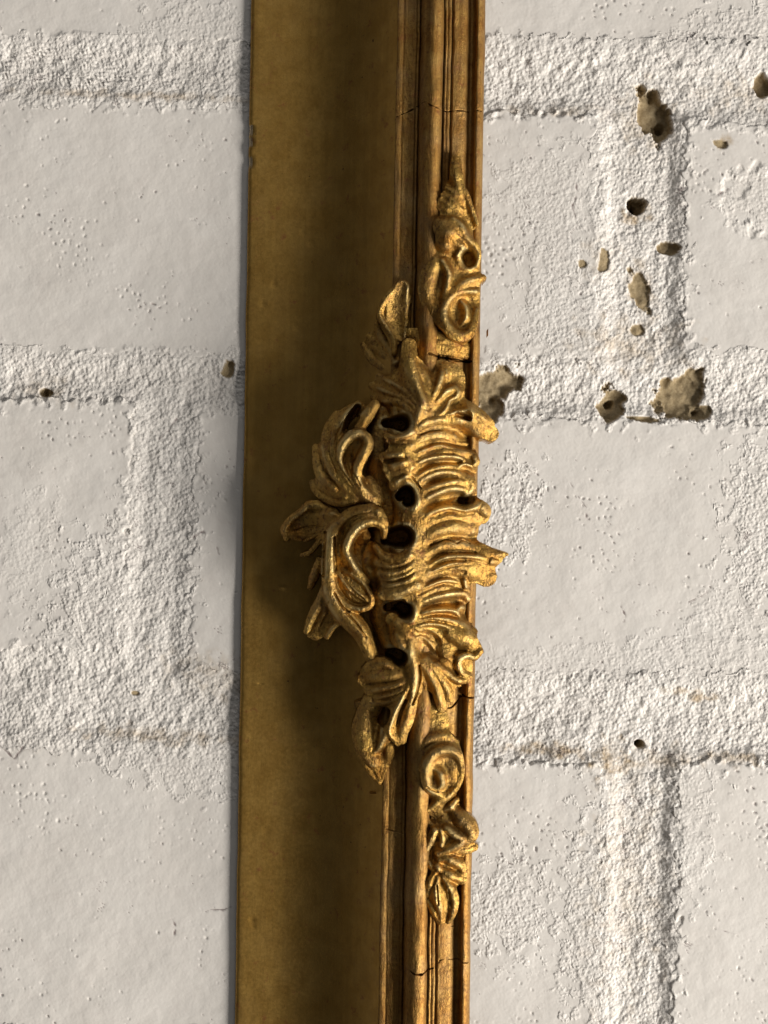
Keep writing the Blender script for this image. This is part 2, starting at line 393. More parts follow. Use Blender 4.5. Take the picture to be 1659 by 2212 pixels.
def cove_h(t):                       # t 0..1 from the left lip to the fillet
    return 1.6 - 0.5*np.sin(np.clip(t/0.7, 0, 1)*math.pi*0.5) + 11.6*np.clip((t-0.22)/0.78, 0, 1)**2.3
def prof_pts():
    """named runs of (u at mid height, h mm)"""
    R = {}
    a = np.linspace(0, math.pi/2, 7)
    lip = [(525.0 + 0.0, 0.0), (525.0, 0.8)] + [(525 + 9*(1-math.cos(x)), 0.9 + 0.7*math.sin(x)) for x in a[1:]]
    t = np.linspace(0.03, 1, 60)
    R['cove'] = lip + [(534 + (838-534)*x, float(cove_h(x))) for x in t]
    h0 = float(cove_h(1.0))
    R['fillet'] = [(838, h0-0.4)] + [(838 + 7*(1-math.cos(x)), h0 + 0.25*math.sin(x)) for x in np.linspace(0, math.pi, 9)] + \
                  [(856, h0+0.12), (864, h0+0.14), (872, h0+0.12), (879, h0+0.10), (883, h0+0.5), (886, h0+0.45), (888, h0+0.15), (889, h0-0.25)]
    tor = [(889 + 26*(1-math.cos(x)), 12.4 + 3.3*math.sin(x)**0.9 + 1.1*(1-math.cos(x))/2) for x in np.linspace(0, math.pi*0.90, 28)]
    R['bead'] = [(889, h0-0.35)] + tor
    R['groove_band'] = [(tor[-1][0], 13.5), (941, 13.9), (943, 14.2), (946, 14.3), (948, 14.15), (949.5, 14.15), (951, 14.3), (954, 14.35), (957, 14.0)]
    R['hollow'] = [(957, 13.7), (959, 13.9)] + [(959 + x, 14.3 - 0.0018*x**1.75) for x in (4, 8, 12, 16, 20, 25, 30)] + \
                  [(993, 13.1), (996, 12.5), (1000, 12.1), (1004, 12.0), (1008, 12.4), (1011, 13.0)]
    R['rim'] = [(1011, 12.9)] + [(1017 - 6*math.cos(x), 13.1 + 0.9*math.sin(x)) for x in np.linspace(0.1, math.pi/2, 7)] + \
               [(1017 + 14*math.sin(x), 11.2 + 2.8*math.cos(x)) for x in np.linspace(0.12, math.pi/2, 12)] + [(1031, 8), (1030.5, 0.2)]
    return R
CRACKS = [  # polylines in the photograph (1659 basis), width px, depth mm
 ([(856, 250), (885, 238), (905, 228), (918, 226), (930, 236), (945, 240), (965, 243), (990, 240), (1015, 240), (1040, 239)], 1.7, 0.9),
 ([(925, 767), (950, 772), (985, 778), (1018, 780)], 4.4, 1.7),
 ([(958, 1530), (975, 1528), (1000, 1504), (1028, 1508)], 2.6, 1.5),
 ([(1000, 1502), (1012, 1507), (1030, 1509)], 2.6, 1.6),
 ([(828, 1792), (845, 1795), (870, 1802)], 1.5, 0.5),
 ([(880, 2088), (895, 2097), (912, 2097), (922, 2092), (935, 2089)], 2.6, 1.0),
 ([(943, 2084), (950, 2072), (965, 2070), (985, 2076), (1010, 2080)], 1.3, 0.5),
]
zf = [steps((-150, -50, 0.6), (-50, 25, 0.25), (25, 150, 0.6))]
for path, w, d in CRACKS:
    pz = P(*np.array(path).T, 13.5)[1]
    zf.append(np.arange(pz.min()-0.8, pz.max()+0.8, 0.07))
zf = np.unique(np.round(np.concatenate(zf), 2))[::-1]
mats = {'cove': M_COVE, 'fillet': M_GILT, 'bead': M_GILT, 'groove_band': M_GILT, 'hollow': M_GILT, 'rim': M_GILT}
for name, pts in prof_pts().items():
    pts = np.array(pts, float)
    if name != 'cove':                       # refine across so that cracks and wear have vertices
        n = max(2, int(len(pts)*3)); s = np.concatenate([[0], np.cumsum(np.hypot(np.diff(pts[:, 0])*.1, np.diff(pts[:, 1])))])
        q = np.unique(np.concatenate([s, np.linspace(0, s[-1], n)]))
        pts = np.stack([np.interp(q, s, pts[:, 0]), np.interp(q, s, pts[:, 1])], 1)
    px = (pts[:, 0]-829.5)*0.1*(1-pts[:, 1]/D); ph = pts[:, 1]
    X, Z = np.meshgrid(px, zf); H = np.tile(ph, (len(zf), 1))
    wear = 1.0 if name != 'cove' else 0.35
    top = np.clip(H/6, 0, 1)
    X = X + 0.38*Z/110*np.interp(pts[:, 0], [525, 838, 960, 1031], [0, 1, 0.5, 0])
    X = X + (0.03*wear + 0.05)*samp(F_low, X*0+3, Z, ox=57)*(ph > 0.5) + 0.02*wear*samp(F_mid, X, Z, ox=5)*top
    H = H + top*wear*(0.05*samp(F_mid, X*1.5, Z*0.5, ox=70) + 0.02*samp(F_grain, X, Z*0.7) + 0.06*samp(F_low, X*0, Z, ox=9))
    if name == 'cove':                       # chipped lip, small dents
        u0 = np.abs(X - px[0]) < 0.8
        chip = sstep(samp(F_mid, X*0, Z, ox=33), 0.6, 1.6)*sstep(-np.abs(Z-P(545, 320)[1]), -9, -4)
        H = H - 0.25*chip*u0*(H > 0.7); X = X + 0.12*chip*u0
        for (u, v, r, d) in [(590, 610, 5, .35), (565, 652, 5, .4), (670, 520, 4, .3), (652, 495, 4, .25), (543, 1995, 5, .3), (546, 2008, 3, .2), (572, 1800, 4, .2), (640, 705, 4, .25), (560, 1480, 3, .2), (610, 1270, 5, .3)]:
            cx, cz = P(u, v, 4); H = H - d*np.exp(-((X-cx)**2 + (Z-cz)**2)/(0.08*r)**2)
    else:
        for path, w, d in CRACKS:
            dd = seg_dist(X, Z, path, 13.5) + 0.06*samp(F_crust, X, Z)
            H = H - d*np.clip(1 - (dd/(w*0.06))**2, 0, 1)*(H > 6)
        for (u, v, r) in [(862, 914, 17), (880, 1078, 20), (855, 1170, 30), (872, 1330, 22), (850, 1418, 20)]:
            cx, cz = P(u, v, 15.0)
            H = H - 6*sstep(-np.hypot((X-cx)/(.1*r), (Z-cz)/(.1*r)), -1.3, -0.8)*(H > 6)
    att = {'gesso': sstep(chip*u0, 0.15, 0.5)} if name == 'cove' else {}
    o = grid_mesh(name, X + 5, Z, H, np.ones(X.shape, bool), mats[name], frame, att)

# ------------------------------------------------------------------ carved ornaments: height fields sculpted from ridges
SRC = 1659/3024
BLK = {'A': (1400, 1080, 2.765), 'B': (1100, 1550, 2.765), 'C': (1500, 1600, 3.190), 'D': (1080, 1940, 2.765),
       'E': (1500, 2060, 3.190), 'F': (1350, 2450, 2.765), 'G': (1550, 550, 2.6025), 'H': (1550, 2850, 2.6025)}
def catmull(p, n=10):
    p = np.array(p, float)
    if len(p) < 3:
        t = np.linspace(0, 1, 24)[:, None]; return p[0]*(1-t) + p[-1]*t
    q = np.vstack([2*p[0]-p[1], p, 2*p[-1]-p[-2]]); out = []
    for i in range(1, len(q)-2):
        t = np.linspace(0, 1, n, endpoint=False)[:, None]
        a, b, c, d = q[i-1], q[i], q[i+1], q[i+2]
        out.append(0.5*((2*b) + (c-a)*t + (2*a-5*b+4*c-d)*t**2 + (3*b-a-3*c+d)*t**3))
    out.append(p[-1:]); return np.vstack(out)

def gauss(a, sig):
    p = int(sig*4)+2; a = np.pad(a, p)
    f = np.exp(-2*(math.pi*sig)**2*(np.fft.fftfreq(a.shape[0])[:, None]**2 + np.fft.rfftfreq(a.shape[1])[None, :]**2))
    return np.fft.irfft2(np.fft.rfft2(a)*f, a.shape)[p:-p, p:-p]

class Relief:
    STEP = 2.0                                     # source pixels per grid step (about 0.1 mm)
    def __init__(s, u0, v0, u1, v1, href, dz=0.0, droop=0.0):
        s.droop = droop
        s.dz = dz
        s.us = np.arange(u0, u1, s.STEP, dtype=np.float32); s.vs = np.arange(v0, v1, s.STEP, dtype=np.float32)
        s.Z = np.full((len(s.vs), len(s.us)), -90.0, np.float32); s.href = href; s.post = []; s.L = np.zeros_like(s.Z); s.Zb = None
    def _near(s, blk, path, w, pad=1.0):
        ox, oy, sc = BLK[blk]
        p = catmull([(ox + x/sc, oy + y/sc) for x, y in path]).astype(np.float32)
        L = np.concatenate([[0], np.cumsum(np.hypot(*np.diff(p, axis=0).T))]); t = L/L[-1]
        w = np.atleast_1d(np.array(w, float))/sc
        W = np.interp(t, np.linspace(0, 1, len(w)), w) if len(w) > 1 else np.full(len(t), w[0])
        m = W.max()*pad + 4
        i0 = max(0, int((p[:, 0].min()-m-s.us[0])/s.STEP)); i1 = min(len(s.us), int((p[:, 0].max()+m-s.us[0])/s.STEP)+1)
        j0 = max(0, int((p[:, 1].min()-m-s.vs[0])/s.STEP)); j1 = min(len(s.vs), int((p[:, 1].max()+m-s.vs[0])/s.STEP)+1)
        sl = (slice(j0, j1), slice(i0, i1))
        U, V = np.meshgrid(s.us[i0:i1], s.vs[j0:j1])
        best = np.full(U.shape, 1e9, np.float32); T = np.zeros(U.shape, np.float32); sd = np.zeros(U.shape, np.float32)
        for k in range(len(p)-1):
            e = p[k+1]-p[k]; L2 = float(e @ e) + 1e-6
            tt = np.clip(((U-p[k, 0])*e[0] + (V-p[k, 1])*e[1])/L2, 0, 1)
            dx = U-p[k, 0]-tt*e[0]; dy = V-p[k, 1]-tt*e[1]; d = np.hypot(dx, dy)
            b = d < best
            best[b] = d[b]; T[b] = (t[k] + tt*(t[k+1]-t[k]))[b]; sd[b] = ((e[0]*dy - e[1]*dx)/math.sqrt(L2))[b]
        return sl, best, T, sd, np.interp(T, t, W).astype(np.float32)
    def rib(s, blk, path, w, h, amp=0.58, **kw):
        """a soft fold: lifts the body a little, then adds a rounded crest on it"""
        s.ridge(blk, path, w, np.array(h, float) - 0.5, e=0.6, p=2.2, k=0.9)
        sl, d, T, sd, W = s._near(blk, path, w)
        a = amp*np.minimum(1, np.sin(np.pi*np.clip(T, 0.01, 0.985))**0.7*1.25)*np.clip(1-(d/W)**2, 0, 1)**1.15*np.clip(W/12, 0.55, 1.2)
        k = 0.12; hh = np.clip(0.5+0.5*(a-s.L[sl])/k, 0, 1)
        s.L[sl] = s.L[sl]*(1-hh) + a*hh + k*hh*(1-hh)
    def fuse(s, n=9, delta=0.1, sig=3.5):
        """end of the body: web, smooth, add the folds"""
        s.close(n, delta)
        m = s.Z > -50
        z = gauss(np.where(m, s.Z, 0), sig)/np.maximum(gauss(m.astype(float), sig), 1e-4)
        s.Z = np.where(m, np.minimum(z, s.Z + 0.6) + s.L, -90).astype(np.float32)
        s.L[:] = 0
    def ridge(s, blk, path, w, h, e=None, p=2.2, c=0.0, tilt=0.0, k=0.35, fl=0.0, nfl=0):
        """a carved rib: half width w (zoom px), crest height h (mm), edge drop e, cup c, side tilt, flutes"""
        sl, d, T, sd, W = s._near(blk, path, w)
        h = np.atleast_1d(np.array(h, float)); Hh = np.interp(T, np.linspace(0, 1, len(h)), h) if len(h) > 1 else h[0]
        r = np.clip(d/W, 0, 2)
        ee = (W*0.055*0.8) if e is None else e
        z = Hh - ee*r**p + c*r**2*(1-np.clip(r, 0, 1)**8) + tilt*np.clip(sd/W, -1, 1)
        if nfl: z = z - fl*(0.5-0.5*np.cos(np.clip(sd/W, -1, 1)*math.pi*nfl))
        z = np.where(r <= 1, z, -90).astype(np.float32)
        a = s.Z[sl]
        if k > 0:
            hh = np.clip(0.5+0.5*(z-a)/k, 0, 1)
            s.Z[sl] = np.where((a < -50) | (z < -50), np.maximum(a, z), a*(1-hh)+z*hh + k*hh*(1-hh))
        else: s.Z[sl] = np.maximum(a, z)
    def cut(s, blk, path, w, depth, p=2.0):
        """a carved groove or hollow, relative depth"""
        s.post.append(lambda: s._cut(blk, path, w, depth, p))
    def _cut(s, blk, path, w, depth, p):
        sl, d, T, sd, W = s._near(blk, path, w)
        a = s.Z[sl]
        s.Z[sl] = np.where(a > -50, a - depth*np.clip(1-(d/W)**p, 0, 1), a)
    def hole(s, blk, path, w, floor, soft=0.35):
        s.post.append(lambda: s._hole(blk, path, w, floor, soft))
    def _hole(s, blk, path, w, floor, soft):
        sl, d, T, sd, W = s._near(blk, path, w, 1.5)
        a = s.Z[sl]; m = sstep(1-d/W, -soft, soft)
        s.Z[sl] = np.where(a > floor, a*(1-m) + floor*m, a)
    def close(s, n, delta, k=0.45):
        """web between neighbouring ribs, delta mm below their mean height"""
        m = s.Z > -50
        def grow(a, it):
            a = np.pad(a, it)
            for i in range(it):
                b = a.copy()
                for dy, dx in (((0, 1), (0, -1), (1, 0), (-1, 0)) if i % 3 else ((0, 1), (0, -1), (1, 0), (-1, 0), (1, 1), (-1, -1), (1, -1), (-1, 1))):
                    b |= np.roll(np.roll(a, dy, 0), dx, 1)
                a = b
            return a
        mc = ~grow(~grow(m, n), n)[n:-n, n:-n][n:-n, n:-n] if n else m
        zf = gauss(np.where(m, s.Z, 0), n*0.6)/np.maximum(gauss(m.astype(float), n*0.6), 1e-4) - delta
        z = np.where(mc, zf, -90); a = s.Z
        hh = np.clip(0.5+0.5*(z-a)/k, 0, 1)
        s.Z = np.where((a < -50) | (z < -50), np.maximum(a, z), a*(1-hh)+z*hh + k*hh*(1-hh)).astype(np.float32)
    def build(s, name, parent, mat=None, blur=1, drop=6.0, fill=(7, 0.5)):
        if fill: s.close(*fill)
        for f in s.post: f()
        Z = s.Z; m = Z > -50; Z = np.where(m, Z + s.dz - s.droop*np.clip((1430 - s.us[None, :])/340, 0, 1), Z)
        for _ in range(blur):                       # soften like worn gesso
            num = np.zeros_like(Z); den = np.zeros_like(Z); Zm = np.where(m, Z, 0)
            for dy in (-1, 0, 1):
                for dx in (-1, 0, 1):
                    wgt = (2-abs(dx))*(2-abs(dy))
                    num += wgt*np.roll(np.roll(Zm, dy, 0), dx, 1); den += wgt*np.roll(np.roll(m.astype(np.float32), dy, 0), dx, 1)
            Z = np.where(m, num/np.maximum(den, 1e-6), Z)
        for fall in (0.5, drop):                     # rounded edge, then a side wall down to the moulding
            M2 = m.copy(); mn = np.where(m, Z, 99)
            for dy, dx in ((0, 1), (0, -1), (1, 0), (-1, 0)):
                r = np.roll(np.roll(m, dy, 0), dx, 1); M2 |= r
                mn = np.minimum(mn, np.where(r, np.roll(np.roll(np.where(m, Z, 99), dy, 0), dx, 1), 99))
            new = M2 & ~m
            Z = np.where(new, mn - fall, Z); m = M2
        U, V = np.meshgrid(s.us, s.vs)
        X, ZZ = P(U*SRC, V*SRC, s.href)
        Z = Z + np.where(m, 0.030*samp(F_crust, X, ZZ, ox=17) + 0.018*samp(F_grain, X, ZZ, ox=3), 0)
        core = s.Z > -50
        rel = s.Z - gauss(np.where(core, s.Z, 0), 5)/np.maximum(gauss(core.astype(float), 5), 1e-4)
        rub = sstep(np.where(core, rel, -1), 0.05, 0.45)         # crests rubbed down to pale metal
        return grid_mesh(name, X + 5, ZZ, Z, m, mat or M_ORN, parent, {'rub': rub})

def part(name):
    o = bpy.data.objects.new(name, None); scene.collection.objects.link(o); o.parent = frame
    o.empty_display_size = 0.01; return o
cart = part('shell_cartouche')

HOLES = [('C', [(60, 210), (180, 210), (255, 210)], [44, 64, 92]), ('C', [(240, 1130), (325, 1075), (345, 1180)], [50, 66, 70]),
         ('E', [(60, 210), (200, 180), (270, 170)], [50, 110, 118]), ('E', [(80, 1060), (220, 1050), (300, 1100)], [36, 56, 84]),
         ('F', [(430, 340), (560, 355), (620, 390)], [36, 56, 72])]
# --- ground plate behind the carving
R = Relief(1330, 1420, 1800, 2760, 15.5)
R.ridge('A', [(620, 1000), (640, 1400), (560, 1700)], [150, 170, 150], [17.0, 17.5, 17.0], e=2.5, p=4)
R.ridge('B', [(1350, 60), (1320, 500), (1330, 900), (1400, 1300)], [130, 150, 150, 150], [16.8, 17.2, 17.2, 17.2], e=2.0, p=4, k=1.2)
R.ridge('B', [(1150, 200), (1090, 500), (1120, 900), (1200, 1300)], [140, 170, 180, 170], [14.6, 14.8, 14.8, 15.0], e=3.0, p=3, k=1.5)
R.ridge('D', [(1450, 100), (1420, 500), (1420, 900), (1400, 1300)], [150, 150, 150, 150], [17.2, 17.2, 17.2, 17.0], e=2.0, p=4, k=1.2)
R.ridge('D', [(1250, 100), (1180, 500), (1150, 900), (1200, 1300)], [170, 170, 170, 170], [15.2, 15.0, 14.8, 14.8], e=3.0, p=3, k=1.5)
R.ridge('F', [(480, -50), (560, 150), (660, 400), (720, 650)], [190, 180, 150, 120], [14.8, 15.8, 16.8, 17.0], e=2.5, p=4, k=1.2)
for hb in HOLES: R.hole(*hb, 9.0)
R.build('ground', cart, drop=9, fill=None)

# --- the shell with its fans: one fused casting
R = Relief(1370, 1290, 2030, 3110, 18, -0.1)
R.ridge('A', [(740, 1420), (720, 1500), (700, 1600)], [130, 120, 110], [19.4, 19.6, 19.6], e=1.2, p=2.5)
R.ridge('E', [(470, -40), (460, 120), (450, 300), (460, 450), (440, 620), (430, 760), (455, 900), (465, 1060), (440, 1200), (370, 1360), (340, 1500)], [207, 165, 151, 165, 197, 202, 157, 128, 128, 138, 151], [19.65, 19.65, 19.65, 19.75, 19.85, 19.85, 19.65, 19.45, 19.35, 18.95, 18.55], e=1.0, p=2, k=1.8)
R.ridge('C', [(440, 30), (430, 220), (400, 420), (360, 600), (365, 740), (420, 880), (500, 1050), (500, 1220), (470, 1400)], [184, 165, 170, 220, 220, 165, 134, 142, 207], [19.15, 19.55, 19.85, 20.05, 19.95, 19.55, 19.15, 19.35, 19.65], e=1.0, p=2, k=1.8)
R.ridge('E', [(560, 1200), (750, 1230), (1000, 1200), (1090, 1180)], [200, 200, 160, 110], [17.8, 17.0, 15.0, 13.4], e=2.2, p=3)
R.ridge('E', [(600, 900), (800, 920), (1000, 960), (1090, 970)], [220, 230, 170, 110], [17.8, 17.2, 15.2, 13.4], e=2.2, p=3)
R.ridge('E', [(600, 520), (850, 550), (1100, 560)], [260, 260, 180], [18.0, 17.8, 15.2], e=2.2, p=3)
R.ridge('E', [(600, 100), (850, 120), (1040, 110), (1120, 110)], [260, 260, 180, 120], [18.0, 17.8, 16.0, 13.8], e=2.2, p=3)
R.ridge('C', [(600, 1100), (820, 1100), (1000, 1090), (1090, 1080)], [250, 260, 180, 130], [17.8, 17.6, 15.8, 13.6], e=2.2, p=3)
R.ridge('C', [(520, 700), (800, 760), (1000, 770), (1090, 780)], [260, 260, 180, 130], [17.8, 17.6, 15.8, 13.6], e=2.2, p=3)
R.ridge('C', [(560, 300), (800, 420), (1000, 470), (1100, 480)], [220, 230, 170, 120], [17.8, 17.6, 15.8, 13.6], e=2.2, p=3)
R.rib('E', [(470, -40), (460, 120), (450, 300), (460, 450), (440, 620), (430, 760), (455, 900), (465, 1060), (440, 1200), (370, 1360), (340, 1500)], [76, 61, 56, 61, 73, 75, 58, 48, 48, 51, 56], [19.5, 19.5, 19.5, 19.6, 19.7, 19.7, 19.5, 19.3, 19.2, 18.8, 18.4], amp=0.1)
R.rib('C', [(440, 30), (430, 220), (400, 420), (360, 600), (365, 740), (420, 880), (500, 1050), (500, 1220), (470, 1400)], [68, 61, 63, 82, 82, 61, 49, 53, 76], [19, 19.4, 19.7, 19.9, 19.8, 19.4, 19, 19.2, 19.5], amp=0.1)
R.rib('C', [(440, 300), (580, 215), (740, 175), (930, 190)], [51, 64, 70, 77], [19.6, 19.5, 18.8, 16.8], amp=0.75)
R.rib('C', [(430, 470), (560, 385), (740, 355), (900, 370)], [58, 84, 90, 77], [19.6, 19.6, 19.0, 17.0], amp=0.35)
R.rib('C', [(440, 585), (560, 540), (680, 495), (800, 490), (1000, 530)], [33, 33, 33, 31, 31], [19.6, 19.2, 18.7, 18.2, 16.4], amp=0.65)
R.rib('C', [(430, 660), (600, 600), (800, 560), (1000, 575), (1150, 580)], [38, 54, 61, 61, 51], [19.6, 19.2, 18.7, 17.6, 15.4], amp=0.28)
R.rib('C', [(420, 740), (580, 665), (780, 630), (960, 640), (1100, 690)], [38, 38, 41, 41, 33], [19.8, 19.6, 19.2, 18.2, 15.6], amp=0.85)
R.rib('C', [(430, 890), (600, 800), (800, 750), (930, 760)], [44, 44, 46, 46], [19.8, 19.5, 19.0, 17.8], amp=0.45)
R.rib('C', [(470, 950), (640, 860), (820, 825), (1000, 850), (1080, 870)], [44, 51, 51, 56, 64], [19.8, 19.6, 19.0, 17.6, 16.0], amp=0.60)
R.rib('C', [(530, 1070), (700, 1000), (880, 950), (1000, 940), (1100, 980)], [38, 44, 44, 46, 56], [19.9, 19.9, 19.5, 18.2, 16.2], amp=0.30)
R.rib('C', [(540, 1170), (720, 1085), (880, 1035), (1050, 1040)], [46, 54, 54, 51], [19.8, 19.6, 19.0, 17.0], amp=0.70)
R.rib('C', [(540, 1400), (680, 1310), (850, 1270), (960, 1285), (1060, 1310), (1170, 1275), (1250, 1240), (1320, 1280)], [44, 46, 46, 41, 38, 44, 59, 51], [20.0, 20.0, 19.7, 19.0, 18.3, 18.0, 16.8, 15.6], amp=0.75)
R.rib('C', [(600, 1470), (760, 1380), (950, 1370), (1150, 1390), (1270, 1370)], [51, 64, 70, 77, 77], [19.8, 19.6, 18.7, 17.0, 15.4], amp=0.35)
R.rib('E', [(560, 190), (700, 100), (900, 50), (1120, 70)], [77, 95, 102, 102], [20.0, 19.8, 19.1, 16.6], amp=0.65)
R.rib('E', [(590, 370), (750, 285), (950, 270), (1150, 310), (1280, 350)], [56, 77, 82, 77, 64], [20.0, 19.8, 19.0, 17.4, 16.0], amp=0.28)
R.rib('E', [(620, 500), (780, 430), (950, 405), (1180, 420), (1380, 460)], [36, 38, 41, 51, 64], [19.8, 19.7, 19.1, 17.8, 16.4], amp=0.85)
R.rib('E', [(540, 640), (720, 560), (930, 500), (1150, 510), (1350, 540)], [44, 46, 51, 77, 77], [19.9, 19.7, 19.1, 18.0, 16.4], amp=0.45)
R.rib('E', [(500, 850), (640, 765), (800, 720), (930, 735), (1010, 780)], [33, 36, 38, 36, 31], [20.0, 19.9, 19.3, 18.4, 16.8], amp=0.60)
R.rib('E', [(500, 920), (650, 835), (800, 800), (930, 820)], [44, 56, 56, 51], [19.8, 19.4, 18.7, 17.2], amp=0.30)
R.rib('E', [(510, 985), (680, 925), (860, 890), (1030, 890), (1100, 960)], [46, 54, 54, 64, 56], [19.8, 19.5, 18.9, 17.3, 15.6], amp=0.70)
R.rib('E', [(490, 1140), (630, 1095), (820, 1085), (940, 1115), (1000, 1200)], [38, 46, 46, 44, 33], [20.2, 20.0, 19.4, 18.4, 16.6], amp=0.75)
R.rib('E', [(470, 1220), (630, 1180), (830, 1210), (1020, 1280), (1180, 1380)], [41, 51, 54, 51, 46], [19.8, 19.4, 18.8, 17.4, 15.2], amp=0.35)
R.rib('E', [(450, 1300), (620, 1260), (820, 1300), (980, 1370)], [41, 46, 49, 46], [19.6, 19.0, 18.4, 17.2], amp=0.65)
R.rib('E', [(430, 1370), (560, 1330), (700, 1390), (790, 1500)], [31, 33, 36, 36], [19.6, 18.9, 18.2, 17.8], amp=0.28)
R.rib('E', [(420, 1440), (520, 1430), (620, 1520), (680, 1620)], [28, 28, 31, 31], [19.4, 18.5, 17.6, 17.2], amp=0.85)
R.rib('C', [(70, 375), (180, 400), (300, 380), (390, 330)], [41, 41, 41, 48], [20.07, 20.7, 21.15, 21.6], amp=0.45)
R.rib('C', [(100, 430), (220, 460), (340, 440)], [41, 36, 36], [19.25, 19.88, 20.6], amp=0.60)
R.rib('C', [(150, 560), (260, 530), (370, 500)], [72, 65, 60], [19.87, 20.77, 21.4], amp=0.30)
R.rib('C', [(30, 640), (160, 620), (300, 610)], [60, 55, 72], [19.69, 20.59, 21.4], amp=0.70)
R.rib('C', [(90, 780), (200, 740), (330, 700)], [72, 72, 77], [19.71, 20.79, 21.6], amp=0.75)
R.rib('C', [(120, 860), (240, 820), (370, 780)], [65, 60, 72], [19.6, 20.59, 21.4], amp=0.35)
R.rib('C', [(160, 980), (250, 920), (350, 870)], [60, 38, 48], [19.29, 20.19, 21.0], amp=0.65)
R.rib('D', [(1050, 600), (1000, 760), (1040, 900), (1150, 1000)], [72, 72, 72, 72], [16.11, 16.02, 16.02, 16.2])
R.rib('D', [(1100, 590), (1180, 690), (1320, 730), (1450, 680), (1520, 560)], [36, 60, 72, 60, 36], [18.75, 19.65, 20.37, 20.73, 21.0])
R.rib('D', [(1120, 760), (1250, 800), (1390, 770), (1500, 690)], [53, 53, 48, 41], [19.42, 20.32, 20.86, 21.4])
R.rib('D', [(1150, 880), (1280, 870), (1400, 840), (1510, 760)], [53, 48, 43, 36], [19.71, 20.52, 21.06, 21.6])
R.rib('D', [(1180, 950), (1310, 930), (1430, 890), (1520, 820)], [43, 38, 36, 31], [19.91, 20.63, 21.17, 21.8])
R.rib('D', [(1190, 1010), (1330, 990), (1450, 950), (1530, 890)], [43, 38, 38, 36], [19.91, 20.63, 21.17, 21.8])
R.rib('D', [(1190, 1100), (1320, 1090), (1440, 1050), (1540, 1000)], [67, 72, 72, 65], [19.91, 20.63, 21.17, 21.8])
R.rib('D', [(1280, 1380), (1370, 1460), (1420, 1600)], [72, 96, 108], [18.25, 19.15, 19.6])
R.rib('A', [(740, 1380), (690, 1500), (660, 1620)], [60, 56, 60], [20.2, 20.6, 21.0])
R.rib('F', [(560, 60), (600, 200), (690, 300)], [60, 70, 54], [16.6, 18.2, 19.6])
R.rib('A', [(585, 770), (585, 900), (610, 1060), (670, 1230), (740, 1420), (740, 1560)], [80, 92, 90, 70, 60, 60], [18.6, 19.6, 20.0, 20.2, 20.4, 20.6])
R.rib('A', [(700, 960), (740, 1060), (790, 1180), (800, 1320)], [40, 56, 60, 40], [17.2, 18.0, 18.4, 19.2])
R.rib('A', [(945, 1000), (940, 1080), (900, 1210), (830, 1370)], [44, 54, 54, 40], [16.8, 18.2, 18.8, 19.6])
R.rib('A', [(990, 990), (1000, 1080), (1010, 1150)], [20, 24, 20], [16.8, 17.2, 16.6])
R.rib('A', [(1080, 1230), (1000, 1270), (930, 1340), (870, 1430)], [46, 44, 40, 36], [17.6, 18.6, 18.6, 19.0])
R.rib('A', [(1130, 1260), (1100, 1330), (1030, 1370), (990, 1450), (930, 1520), (850, 1530)], [26, 28, 26, 28, 30, 40], [17.6, 17.8, 18.4, 19.0, 19.2, 19.2])
R.rib('A', [(920, 1540), (1010, 1530), (1130, 1490), (1220, 1480), (1270, 1530), (1260, 1600)], [30, 30, 28, 28, 26, 26], [18.8, 18.8, 18.8, 18.6, 18.4, 17.4])
R.rib('A', [(1110, 1400), (1220, 1420), (1340, 1510), (1480, 1620)], [50, 60, 66, 50], [16.0, 16.6, 16.6, 15.4])
R.rib('A', [(1000, 1600), (1110, 1590), (1200, 1590)], [70, 74, 60], [17.8, 17.4, 16.6])
R.rib('A', [(440, 1050), (520, 1150), (600, 1270), (670, 1400)], [34, 44, 40, 34], [15.4, 17.4, 18.6, 19.2])
R.rib('A', [(250, 1080), (370, 1150), (500, 1240), (620, 1370), (650, 1460)], [30, 44, 46, 40, 34], [12.6, 15.6, 17.6, 18.6, 19.4])
R.rib('A', [(170, 1170), (330, 1260), (480, 1330), (600, 1430), (640, 1540)], [30, 44, 46, 40, 36], [11.6, 14.6, 17.0, 18.4, 19.4])
R.rib('A', [(200, 1300), (330, 1370), (480, 1400), (590, 1500), (610, 1600)], [40, 66, 70, 60, 50], [12.0, 15.2, 17.2, 18.6, 19.4])
R.rib('A', [(330, 1480), (460, 1480), (560, 1540)], [60, 60, 50], [14.4, 16.6, 18.4])
R.rib('F', [(730, 160), (740, 320), (770, 470), (780, 620), (760, 780)], [60, 70, 76, 70, 60], [20.0, 20.0, 19.6, 18.8, 18.2])
R.rib('F', [(1000, 180), (900, 230), (850, 300)], [120, 140, 110], [16.4, 16.2, 16.6])
R.rib('F', [(1040, 60), (1200, 130), (1340, 190), (1440, 290)], [70, 110, 120, 80], [17.2, 18.2, 18.0, 16.4])
R.rib('F', [(1100, 230), (1130, 380), (1120, 520)], [120, 130, 100], [17.0, 17.2, 17.2])
R.rib('F', [(840, 420), (930, 540), (1010, 680), (1050, 820), (1080, 960)], [50, 66, 66, 60, 44], [19.2, 18.6, 18.0, 17.2, 16.4])
R.rib('F', [(880, 420), (1010, 530), (1100, 660), (1150, 780), (1150, 900)], [50, 64, 66, 60, 44], [19.0, 18.4, 17.8, 17.0, 16.2])
R.rib('F', [(920, 400), (1070, 500), (1190, 610), (1270, 690)], [50, 70, 60, 34], [18.6, 18.0, 17.2, 16.4])
R.rib('F', [(880, 640), (900, 740), (850, 770)], [30, 24, 18], [17.6, 16.6, 16.0])
R.rib('F', [(780, 600), (770, 740), (740, 900), (700, 1060), (650, 1200), (640, 1300)], [50, 60, 70, 80, 80, 56], [18.6, 18.2, 17.6, 17.0, 16.6, 16.2])
